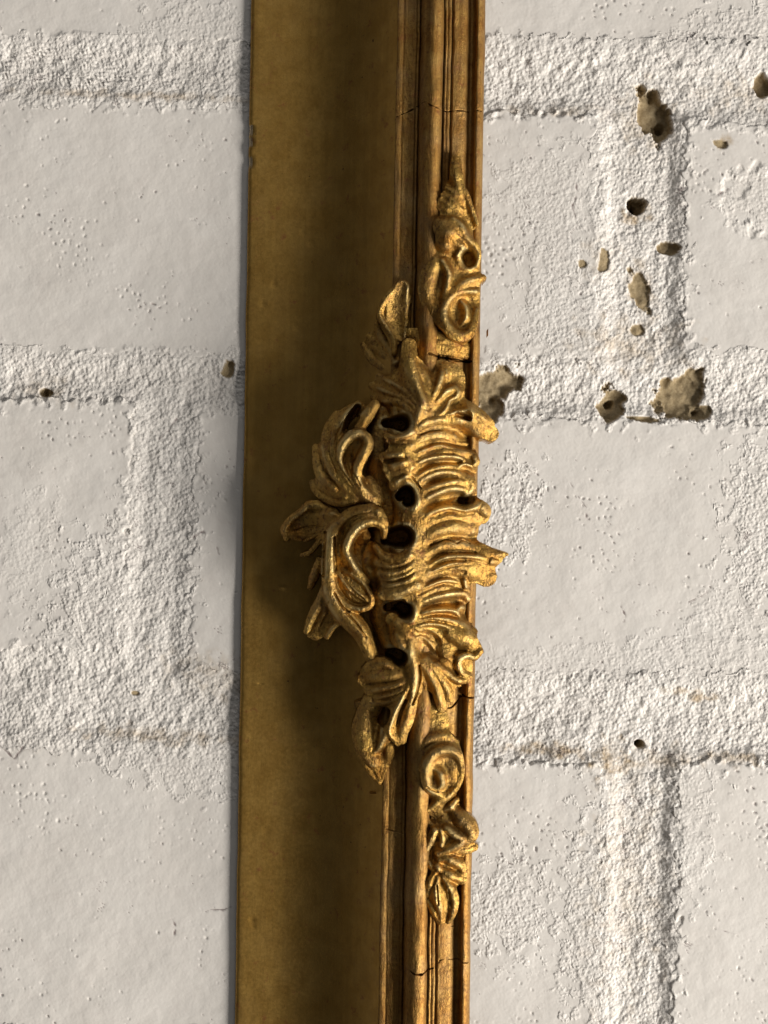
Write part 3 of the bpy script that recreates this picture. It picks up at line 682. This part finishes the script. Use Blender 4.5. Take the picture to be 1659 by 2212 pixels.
R.rib('F', [(740, 640), (660, 800), (580, 960), (530, 1100), (510, 1220), (600, 1340)], [40, 40, 36, 34, 34, 34], [18.4, 18.2, 17.8, 17.4, 16.8, 16.0])
R.rib('F', [(660, 560), (520, 590), (360, 600), (220, 650)], [60, 80, 90, 70], [18.0, 17.23, 16.27, 14.7])
R.rib('F', [(690, 630), (560, 700), (400, 740), (270, 770)], [40, 50, 54, 44], [18.2, 17.43, 16.27, 15.1])
R.rib('F', [(700, 680), (580, 770), (440, 820), (330, 860)], [36, 44, 46, 36], [18.2, 17.43, 16.27, 15.3])
R.rib('F', [(700, 720), (600, 830), (480, 890), (350, 910), (160, 950)], [34, 40, 44, 50, 44], [18.0, 17.08, 15.75, 14.43, 12.3])
R.rib('F', [(250, 560), (350, 480), (480, 470), (560, 520)], [60, 80, 70, 50], [14.4, 15.8, 16.8, 17.4])
R.rib('A', [(940, 1010), (1080, 1080), (1090, 1260)], [100, 110, 110], [16.2, 15.8, 15.8], amp=0.1)
R.rib('F', [(1290, 380), (1340, 480), (1340, 600)], [90, 90, 70], [15.9, 15.6, 15.2])
R.rib('C', [(1000, 120), (1120, 160), (1280, 250), (1400, 330)], [108, 122, 148, 100], [17.8, 17.4, 16.6, 15.0], amp=0.28)
R.rib('C', [(1090, 40), (1150, 80), (1150, 160)], [35, 40, 35], [18.6, 18.6, 17.6], amp=0.85)
R.rib('C', [(1170, 600), (1200, 690), (1160, 760)], [54, 54, 49], [15.8, 15.8, 15.6], amp=0.45)
R.rib('C', [(980, 790), (1010, 740), (1080, 725), (1170, 760)], [27, 30, 32, 32], [17.2, 17.0, 16.6, 15.4], amp=0.60)
R.rib('C', [(1110, 900), (1150, 960), (1150, 1050), (1080, 1110)], [68, 54, 40, 32], [16.4, 16.0, 16.0, 16.4], amp=0.30)
R.rib('C', [(1240, 1260), (1310, 1310), (1290, 1390)], [94, 89, 89], [16.6, 15.6, 14.8], amp=0.70)
R.rib('E', [(560, 700), (760, 630), (1000, 590), (1200, 620), (1340, 680)], [40, 46, 81, 135, 130], [19.4, 19.0, 18.4, 17.4, 15.8], amp=0.75)
R.rib('E', [(1240, 340), (1400, 390), (1500, 400), (1600, 400)], [94, 81, 59, 19], [17.0, 16.4, 16.0, 15.4], amp=0.35)
R.rib('E', [(1360, 470), (1450, 490), (1510, 470)], [81, 59, 35], [16.4, 15.6, 15.0], amp=0.65)
R.rib('E', [(950, 1110), (1000, 1060), (1050, 1080)], [40, 40, 32], [17.8, 17.0, 16], amp=0.28)
R.rib('E', [(1040, 690), (1060, 760), (1080, 850)], [49, 46, 40], [17.6, 16.8, 16.0], amp=0.85)
R.rib('C', [(160, 1010), (230, 980), (320, 960), (420, 1050), (470, 1180), (420, 1270), (360, 1400)], [59, 40, 35, 46, 59, 68, 81], [16.0, 17.4, 18.6, 19.6, 20.2, 20.0, 19.6], amp=0.45)
R.fuse()
R.ridge('D', [(1340, 1170), (1440, 1150), (1510, 1190), (1540, 1280), (1500, 1390), (1400, 1440)], [26, 30, 32, 32, 34, 44], [18.2, 18.8, 19.6, 20.2, 19.8, 18.6])
R.ridge('F', [(1500, 330), (1440, 390), (1360, 370), (1280, 400), (1260, 470), (1300, 560), (1370, 610)], [42, 42, 39, 42, 42, 48, 51], [16.2, 16.8, 17.4, 17.8, 17.6, 16.8, 16.0], p=2, k=.5)
R.ridge('F', [(1140, 520), (1190, 600), (1270, 645), (1360, 640)], [60, 54, 45, 45], [17.4, 17.4, 17.0, 16.0], p=2, k=.5)
R.cut('C', [(1010, 1180), (1080, 1190), (1150, 1180)], [50, 50, 40], 2.4)
R.cut('C', [(960, 100), (1060, 130), (1110, 150)], [34, 40, 34], 1.3)
R.cut('C', [(385, 890), (440, 960), (500, 1030)], [10, 14, 10], 0.7)
R.cut('E', [(610, 280), (700, 250), (760, 222), (820, 205), (900, 225), (960, 250), (1030, 215), (1130, 262)], [7, 9, 9, 9, 8, 8, 8, 7], 0.8)
R.cut('C', [(500, 360), (600, 320), (740, 295)], [9, 9, 8], 0.6)
for hb in HOLES: R.hole(*hb, 9.0)
R.cut('A', [(780, 1490), (815, 1460)], [8, 8], 0.5)
R.cut('F', [(830, 470), (840, 600), (810, 760), (760, 900)], [14, 18, 18, 14], 1.0)
R.cut('F', [(690, 860), (630, 1000), (600, 1140)], [20, 26, 22], 1.0)
for blk, path, w, dep in [('C', [(430, 540), (600, 470), (760, 445), (900, 480), (1150, 500)], [30, 30, 28, 22, 18], 1.1), ('C', [(430, 830), (600, 740), (800, 700), (1000, 690)], [34, 32, 28, 18], 1.2),
    ('C', [(540, 990), (650, 940), (800, 915), (950, 890)], [24, 26, 24, 16], .9), ('C', [(560, 1280), (700, 1190), (900, 1120), (1000, 1105)], [36, 40, 36, 30], 1.3), ('C', [(480, 350), (620, 300), (760, 290)], [18, 20, 16], .7),
    ('C', [(700, 1390), (860, 1330), (1000, 1350), (1160, 1330)], [22, 26, 26, 22], .9), ('C', [(470, 640), (600, 580), (760, 540)], [14, 16, 14], .5), ('E', [(600, 470), (680, 440), (780, 395), (950, 375), (1180, 375)], [30, 32, 30, 24, 18], 1.2),
    ('E', [(640, 570), (760, 500), (880, 470), (1050, 470)], [22, 24, 20, 14], .8), ('E', [(600, 715), (760, 650), (900, 620), (1050, 620)], [30, 32, 30, 22], 1.1), ('E', [(540, 1040), (750, 1020), (950, 1030)], [28, 32, 28], 1.2),
    ('E', [(520, 1175), (650, 1145), (830, 1150), (960, 1190)], [22, 26, 24, 18], 1.0), ('E', [(470, 880), (640, 805), (780, 765), (900, 780)], [18, 20, 18, 14], .7), ('E', [(440, 1260), (600, 1225), (800, 1255)], [14, 16, 14], .5),
    ('F', [(770, 100), (880, 190), (960, 320), (1010, 400)], [20, 44, 50, 30], 1.0), ('F', [(1060, 400), (1150, 470), (1230, 560)], [24, 30, 24], .9),
    ('D', [(1170, 830), (1300, 830), (1420, 790), (1500, 720)], [18, 18, 16, 14], .6), ('D', [(1180, 970), (1330, 955), (1450, 915), (1520, 850)], [14, 14, 14, 12], .5), ('C', [(60, 690), (200, 680), (300, 660)], [24, 24, 20], .8)]:
    R.cut(blk, path, [1.7*q for q in w], 0.42*dep)
R.build('shell', cart, drop=8, fill=None)
# leaf beside it, over the cove
R = Relief(1400, 1100, 1640, 1440, 14)
R.ridge('A', [(500, 150), (450, 320), (450, 480), (490, 680)], [90, 140, 140, 60], [14.6, 13.6, 12.9, 13.6], e=0.7, p=6, c=1.3, tilt=-0.3)
R.ridge('A', [(500, 120), (350, 240), (260, 420), (330, 560), (420, 720), (420, 860)], [44, 34, 30, 28, 28, 30], [14.6, 14.6, 14.0, 14.0, 14.2, 14.6], p=2)
R.ridge('A', [(480, 130), (570, 160), (585, 300)], [40, 44, 24], [14.6, 14.4, 13.8], p=2)
R.build('leaf', cart, drop=6, fill=(9, 0.2), blur=2)
R = Relief(1390, 1230, 1620, 1480, 12)
R.ridge('A', [(160, 660), (240, 760), (340, 880), (420, 1000)], [50, 70, 60, 50], [9.0, 10.4, 11.6, 13.0], p=2)
R.ridge('A', [(250, 540), (300, 680), (380, 820), (440, 960)], [50, 60, 50, 50], [10.2, 11.6, 12.6, 13.6], p=2)
R.ridge('A', [(80, 740), (180, 900), (330, 1020)], [30, 50, 50], [8.0, 9.4, 11.4], p=2)
R.build('leaf', cart, drop=6, fill=(9, 0.2), blur=2)

# --- upper scrolled leaf on the left
R = Relief(1190, 1540, 1560, 2030, 14, 2.4, 4.5)
R.ridge('B', [(860, 130), (700, 250), (610, 430), (580, 620), (630, 820), (760, 1000), (920, 1140), (1090, 1210)], [56, 83, 94, 94, 90, 74, 56, 38], [12.6, 13.4, 14.0, 14.4, 14.6, 14.6, 14.0, 13.6], e=1.6, p=2.2, c=0.1)
R.ridge('B', [(620, 215), (535, 350), (500, 520), (515, 690), (580, 840), (690, 990), (830, 1120)], [38, 45, 52, 56, 60, 56, 45], [12.2, 13.0, 13.6, 14.2, 14.6, 14.6, 14.0], p=2.1)
R.ridge('B', [(385, 570), (400, 700), (430, 850), (500, 960), (600, 1030)], [34, 49, 52, 56, 56], [11.4, 12.6, 13.2, 13.6, 14.0], p=2.0)
R.ridge('B', [(350, 960), (380, 1040), (450, 1110), (560, 1170), (680, 1195), (820, 1175)], [31, 40, 40, 43, 38, 31], [11.0, 12.0, 12.6, 13.4, 13.8, 13.8], p=2)
R.ridge('B', [(500, 980), (600, 1060), (720, 1120), (850, 1150)], [90, 101, 78, 45], [13.2, 13.6, 13.8, 13.6], e=1.4, p=2.4)
R.ridge('B', [(1040, 130), (960, 260), (880, 380)], [56, 63, 56], [14.4, 14.8, 14.6], p=2.2)
R.cut('B', [(850, 150), (770, 290), (720, 400)], [40, 60, 40], 3.0)
R.ridge('B', [(950, 480), (860, 440), (760, 480), (680, 590), (655, 720), (700, 850), (790, 980), (920, 1110), (1050, 1190)], [49, 51, 49, 44, 37, 37, 37, 37, 35], [16.0, 16.4, 16.0, 15.4, 15.2, 15.2, 15.0, 14.6, 14.0], p=2.0, k=.2)
R.ridge('B', [(950, 490), (970, 570), (900, 700), (850, 820), (850, 940), (920, 1060), (1050, 1150)], [56, 63, 60, 52, 49, 56, 45], [16.2, 16.2, 16.0, 15.8, 15.4, 14.8, 14.0], p=2.0, k=.2)
R.ridge('B', [(820, 560), (770, 720), (790, 860), (880, 1000)], [101, 90, 67, 56], [14.4, 13.8, 13.8, 14.0], e=0.5, p=3, k=.2)
R.ridge('B', [(980, 960), (1060, 1080), (1120, 1180)], [67, 67, 45], [13.2, 13.6, 13.4])
R.fuse(6, 0.2, 1.5)
for q in ([(700, 300), (620, 500), (640, 760), (800, 1010)], [(560, 420), (545, 640), (620, 860)], [(480, 700), (530, 880), (640, 1020)], [(800, 620), (790, 800), (880, 1000)]): R.cut('B', q, [10, 16, 16, 10], .3)
R.build('leaf', cart, drop=6, fill=None)

# --- lower scrolled leaf on the left
R = Relief(1090, 1940, 1560, 2640, 13.5, 2.4, 5.0)
R.ridge('D', [(640, 300), (450, 340), (280, 390), (150, 410)], [101, 134, 157, 101], [14.0, 12.4, 11.4, 11.6], e=0.8, p=4, c=0.7)
R.ridge('D', [(640, 230), (480, 150), (370, 140), (280, 210), (150, 310), (100, 400), (120, 500)], [67, 74, 56, 38, 40, 40, 34], [13.6, 12.6, 12.6, 12.8, 12.6, 12.4, 11.8], p=2)
R.ridge('D', [(540, 450), (460, 560), (380, 650), (290, 685)], [29, 29, 27, 22], [12.6, 12.0, 11.6, 11.0], p=2)
R.ridge('D', [(480, 730), (450, 850), (410, 950), (380, 1040)], [27, 49, 49, 29], [12.0, 12.6, 12.0, 11.0], p=2)
R.ridge('D', [(560, 980), (510, 1150), (430, 1300), (370, 1440), (340, 1530)], [34, 52, 52, 49, 34], [12.6, 12.6, 12.0, 11.4, 10.8], p=2)
R.ridge('D', [(620, 1150), (600, 1320), (540, 1450), (440, 1560)], [78, 101, 108, 67], [12.4, 11.6, 11.0, 10.6], e=0.5, p=4, c=0.3)
R.ridge('D', [(680, 1230), (700, 1340), (690, 1420), (630, 1480), (570, 1580)], [29, 29, 29, 29, 27], [13.4, 13.0, 12.6, 12.2, 11.6], p=2)
R.ridge('D', [(370, 1580), (440, 1570), (480, 1560)], [18, 22, 16], [10.8, 10.9, 10.8])
# body between stem and curl
R.ridge('D', [(1050, 240), (850, 300), (720, 450), (690, 640), (760, 800)], [123, 134, 134, 112, 90], [15.6, 15.4, 15.0, 14.8, 14.6], e=1.6, p=2.4)
R.ridge('D', [(1130, 220), (1190, 320), (1195, 440)], [67, 49, 34], [16.0, 16.0, 15.2], p=2.2)
R.ridge('D', [(1190, 470), (1190, 380), (1100, 320), (990, 330), (890, 390), (820, 500), (785, 620), (830, 740), (900, 850), (1010, 960)], [37, 46, 49, 49, 49, 49, 49, 49, 46, 35], [15.4, 16.2, 16.6, 16.7, 16.7, 16.6, 16.4, 16.0, 15.4, 14.4], p=2, k=.25)
R.ridge('D', [(960, 470), (910, 640), (940, 800)], [90, 67, 34], [13.6, 13.4, 13.4], e=.6, p=3, k=.2)
# wavy lobe and big lobe
R.ridge('D', [(720, 700), (790, 760), (850, 800), (840, 860), (760, 860)], [56, 49, 40, 34, 27], [15.0, 15.4, 15.6, 15.4, 15.0], p=2, k=.25)
R.ridge('D', [(720, 830), (780, 960), (900, 1080), (1010, 1170)], [56, 101, 123, 78], [14.6, 14.4, 14.2, 13.8], e=.8, p=3, c=.5, k=.25)
R.ridge('D', [(700, 890), (790, 1000), (910, 1090), (1030, 1170)], [29, 38, 40, 34], [15.0, 15.2, 15.0, 14.6], p=2, k=.25)
R.ridge('D', [(660, 1060), (740, 1180), (860, 1250), (980, 1250), (1055, 1200), (1050, 1110), (990, 1000), (900, 920), (840, 880)], [38, 38, 34, 34, 36, 31, 29, 29, 27], [15.2, 15.0, 14.8, 14.8, 14.8, 14.8, 15.0, 15.2, 15.4], p=2, k=.25)
# stem
R.ridge('D', [(760, 300), (650, 430), (610, 600), (600, 780), (600, 960), (620, 1090), (690, 1230), (820, 1370), (940, 1500), (1010, 1650), (1060, 1780)], [58, 86, 83, 81, 77, 81, 100, 115, 106, 86, 72], [15.4, 15.8, 16.2, 16.4, 16.4, 16.2, 15.6, 15.0, 14.6, 14.0, 13.0], p=2.4, k=.3)
R.cut('D', [(660, 480), (665, 700), (670, 840)], [16, 22, 20], 1.0)
R.cut('D', [(560, 430), (545, 650), (540, 900)], [20, 26, 22], 1.6)
R.cut('D', [(660, 1080), (740, 1230), (820, 1290)], [14, 16, 12], 0.8)
R.cut('D', [(780, 1290), (900, 1420), (1000, 1560)], [12, 14, 12], 0.5)
R.fuse(3, 0.3, 1.4)
for q in ([(560, 360), (380, 370), (200, 420)], [(600, 1180), (560, 1340), (490, 1470)], [(1050, 210), (880, 260), (760, 380), (720, 560)], [(540, 400), (400, 460), (260, 560)], [(760, 920), (860, 1060), (980, 1150)]): R.cut('D', q, [10, 18, 18, 12], .35)
R.build('leaf', cart, drop=6, fill=None)

R = Relief(1370, 2720, 1570, 3120, 11, 1.0, 2.5)
R.ridge('F', [(330, 860), (270, 980), (250, 1100)], [120, 120, 110], [13.6, 12.6, 12.2], e=1.2, p=3)
R.ridge('F', [(260, 1000), (240, 1180), (270, 1380), (340, 1500)], [110, 120, 105, 80], [12.4, 12.6, 12.8, 12.8], e=1.0, p=3, c=.2)
R.ridge('F', [(180, 980), (130, 1150), (150, 1330), (220, 1500), (310, 1640), (400, 1730)], [34, 32, 30, 30, 30, 28], [10.6, 11.0, 11.2, 11.6, 12.0, 12.0], p=2, k=.2)
R.ridge('F', [(520, 1080), (450, 1230), (380, 1360), (280, 1440), (220, 1480)], [40, 38, 36, 30, 26], [15.8, 14.8, 13.8, 12.8, 12.0], p=2, k=.2)
R.ridge('F', [(370, 1480), (410, 1580), (410, 1680)], [110, 100, 50], [12.0, 12.0, 12.0], e=.7, p=4, c=.3)
R.ridge('F', [(500, 1330), (500, 1420), (480, 1500)], [56, 60, 50], [13.2, 12.8, 12.2], e=.8, p=3)
R.build('leaf', cart, drop=6, fill=(9, 0.2), blur=2)

# --- upper scroll spray
up = part('scroll_spray')
R = Relief(1640, 610, 1925, 1420, 16)
R.ridge('G', [(620, 480), (640, 900), (600, 1300), (600, 1700), (700, 1900)], [90, 170, 200, 200, 150], [15.6, 15.8, 15.6, 15.4, 14.8], e=1.6, p=3)
R.ridge('G', [(820, 1300), (830, 1700)], [60, 60], [14.4, 14.4], e=.8, p=3)
R.ridge('G', [(640, 190), (640, 350), (680, 560)], [50, 70, 60], [16.2, 17.0, 16.8], p=2.2)
for a, b, hh in [((540, 490), (700, 660), 16.8), ((500, 560), (700, 720), 16.9), ((470, 620), (680, 780), 16.8), ((440, 680), (620, 800), 16.4), ((650, 420), (800, 700), 16.6), ((700, 540), (850, 860), 16.2)]:
    R.ridge('G', [a, ((a[0]+b[0])/2+14, (a[1]+b[1])/2-8), b], [20, 30, 22], [hh-.5, hh+.2, hh-.3], p=2, k=.15)
R.ridge('G', [(520, 900), (560, 940), (540, 1060)], [120, 140, 110], [18.4, 19.0, 18.0], p=2.2)
R.ridge('G', [(600, 830), (680, 900), (740, 1010), (830, 1090), (870, 1180), (850, 1290)], [40, 50, 46, 40, 26, 24], [18.0, 18.2, 17.8, 17.0, 16.4, 15.8], p=2, k=.2)
R.ridge('G', [(620, 1060), (700, 1110), (650, 1190)], [50, 44, 30], [17.8, 17.6, 17.0], p=2)
R.hole('G', [(760, 1190), (780, 1230)], [56, 56], 13.4)
R.ridge('G', [(660, 1190), (680, 1280), (760, 1330), (840, 1300)], [20, 20, 20, 20], [16.2, 16.0, 15.8, 15.6], k=.1)
R.ridge('G', [(540, 1240), (620, 1340), (680, 1400), (780, 1400)], [60, 70, 60, 36], [16.0, 15.4, 15.0, 14.8], p=2.4)
R.ridge('G', [(420, 1120), (410, 1180), (430, 1240)], [40, 46, 40], [15.6, 15.8, 15.6])
R.ridge('G', [(430, 1240), (370, 1400), (350, 1560), (410, 1740), (530, 1900), (680, 2040)], [90, 100, 100, 80, 60, 40], [16.8, 17.0, 16.8, 16.6, 16.4, 16.0], p=2.2)
R.ridge('G', [(500, 1250), (560, 1380), (540, 1530), (500, 1640)], [34, 40, 36, 30], [17.4, 17.6, 17.4, 17.0], p=2, k=.2)
R.ridge('G', [(920, 1400), (800, 1430), (690, 1490), (600, 1570)], [34, 54, 56, 46], [14.8, 16.4, 17.0, 17.0], p=2)
R.ridge('G', [(840, 1550), (700, 1560), (590, 1610), (520, 1710), (510, 1830), (560, 1940), (660, 2010), (760, 1990), (820, 1880), (850, 1740)], [30, 34, 44, 50, 52, 60, 66, 56, 40, 30], [16.2, 16.8, 17.4, 17.8, 18.0, 18.0, 17.8, 17.2, 16.4, 15.8], p=2.1, k=.2)
R.ridge('G', [(640, 1680), (620, 1780), (650, 1880)], [80, 84, 60], [15.0, 14.8, 15.0], e=.6, p=3, k=.2)
R.ridge('G', [(690, 1650), (740, 1730), (740, 1830), (690, 1900)], [26, 34, 34, 26], [16.2, 16.6, 16.8, 16.2], p=2, k=.2)
R.fuse(10, 0.05, 2.5)
R.build('scroll', up, drop=5, fill=None)
R = Relief(1600, 1290, 1925, 1420, 15)
R.ridge('A', [(620, 600), (760, 680), (900, 735), (1060, 760), (1250, 790)], [90, 120, 110, 95, 70], [14.6, 15.5, 15.4, 14.8, 13.4], e=.6, p=3)
R.ridge('A', [(720, 760), (900, 800), (1060, 830), (1220, 860)], [70, 70, 64, 56], [15.2, 15.4, 15.0, 13.4], e=.5, p=3)
R.build('leaf', up, drop=4)

# --- lower scroll and flower spray
dn = part('flower_spray')
R = Relief(1610, 2740, 1900, 3260, 16)
R.ridge('F', [(900, 900), (1010, 1080), (1000, 1300)], [120, 150, 150], [14.9, 15.2, 15.2], e=.7, p=3)
R.ridge('H', [(500, 300), (480, 650), (480, 860)], [190, 190, 140], [15.6, 15.6, 15.2], e=1.6, p=3)
R.ridge('H', [(250, 420), (270, 280), (360, 170), (520, 130), (640, 200)], [40, 54, 60, 54, 36], [15.4, 16.2, 16.6, 16.4, 15.4], p=2)
R.ridge('H', [(560, 500), (480, 400)], [150, 150], [16.0, 16.2], e=.6, p=3)
R.ridge('H', [(500, 740), (370, 660), (330, 530), (350, 390), (430, 290), (550, 260), (650, 310), (690, 420), (690, 540), (640, 650), (560, 740), (440, 820), (350, 900)], [34, 50, 56, 60, 62, 62, 54, 34, 28, 34, 44, 50, 40], [16.6, 17.6, 18.0, 18.2, 18.3, 18.2, 17.8, 17.0, 16.6, 16.4, 16.4, 16.2, 15.6], p=2.1, k=.2)
R.ridge('H', [(420, 450), (480, 520), (490, 610), (440, 670)], [40, 46, 44, 34], [17.4, 18.0, 18.0, 17.2], p=2, k=.2)
R.ridge('H', [(600, 440), (600, 560)], [60, 60], [16.6, 16.6], e=.5, k=.2)
R.cut('H', [(340, 640), (450, 690)], [9, 9], .6)
R.fuse(9, 0.1, 2.3)
R.build('scroll', dn, drop=5, fill=None)
R = Relief(1620, 3130, 1890, 3660, 15)
R.ridge('H', [(560, 820), (560, 1150), (520, 1500)], [110, 180, 130], [14.9, 15.2, 15.0], e=1.6, p=3)
R.ridge('H', [(640, 780), (580, 850), (520, 880)], [34, 34, 24], [15.6, 16.4, 15.6])
R.ridge('H', [(330, 880), (330, 980), (430, 1060)], [30, 34, 30], [14.8, 15.2, 15.2])
R.ridge('H', [(620, 900), (680, 960), (760, 1040), (790, 1120), (740, 1190)], [60, 90, 96, 80, 66], [16.0, 17.0, 17.2, 17.2, 16.4], p=2)
R.ridge('H', [(540, 1060), (620, 1120), (700, 1180), (600, 1260), (460, 1330)], [40, 44, 44, 50, 40], [17.0, 17.2, 17.0, 16.4, 15.8], p=2, k=.15)
R.ridge('H', [(420, 1090), (380, 1180), (330, 1290), (320, 1350)], [44, 50, 44, 30], [16.6, 16.4, 15.8, 15.2], p=2)
R.ridge('H', [(480, 1080), (500, 1160), (490, 1240)], [30, 34, 30], [16.6, 16.6, 16.0])
R.ridge('H', [(640, 1300), (760, 1290), (830, 1280)], [60, 64, 40], [15.6, 15.2, 14.4])
R.ridge('H', [(470, 1390), (560, 1380), (680, 1450), (720, 1540)], [40, 60, 60, 40], [15.8, 16.4, 16.0, 15.0], p=2)
R.ridge('H', [(470, 1480), (580, 1550), (700, 1600)], [34, 60, 56], [15.8, 16.4, 15.2], p=2, k=.15)
R.ridge('H', [(400, 1480), (350, 1420), (320, 1440)], [30, 34, 26], [15.8, 15.6, 14.8])
R.ridge('H', [(420, 1530), (370, 1620), (345, 1760)], [30, 44, 26], [16.0, 16.2, 15.2], p=2, k=.15)
R.ridge('H', [(450, 1560), (440, 1720), (470, 1880), (490, 2040)], [26, 54, 50, 26], [16.2, 16.6, 16.2, 14.8], p=2, k=.15)
R.ridge('H', [(350, 1830), (410, 1930), (470, 2050)], [24, 36, 24], [14.8, 15.4, 14.6], p=2, k=.15)
R.ridge('H', [(500, 1560), (570, 1660), (620, 1800), (600, 1960), (560, 2040)], [26, 50, 50, 44, 24], [16.2, 16.6, 16.2, 15.6, 14.6], p=2, k=.15)
R.ridge('H', [(450, 1460), (460, 1480)], [44, 44], [16.4, 16.4])
R.cut('H', [(440, 1640), (455, 1840)], [10, 10], .5)
R.cut('H', [(560, 1680), (590, 1880)], [10, 10], .5)
R.fuse(6, 0.35, 1.3)
R.build('flower', dn, drop=4, fill=None)
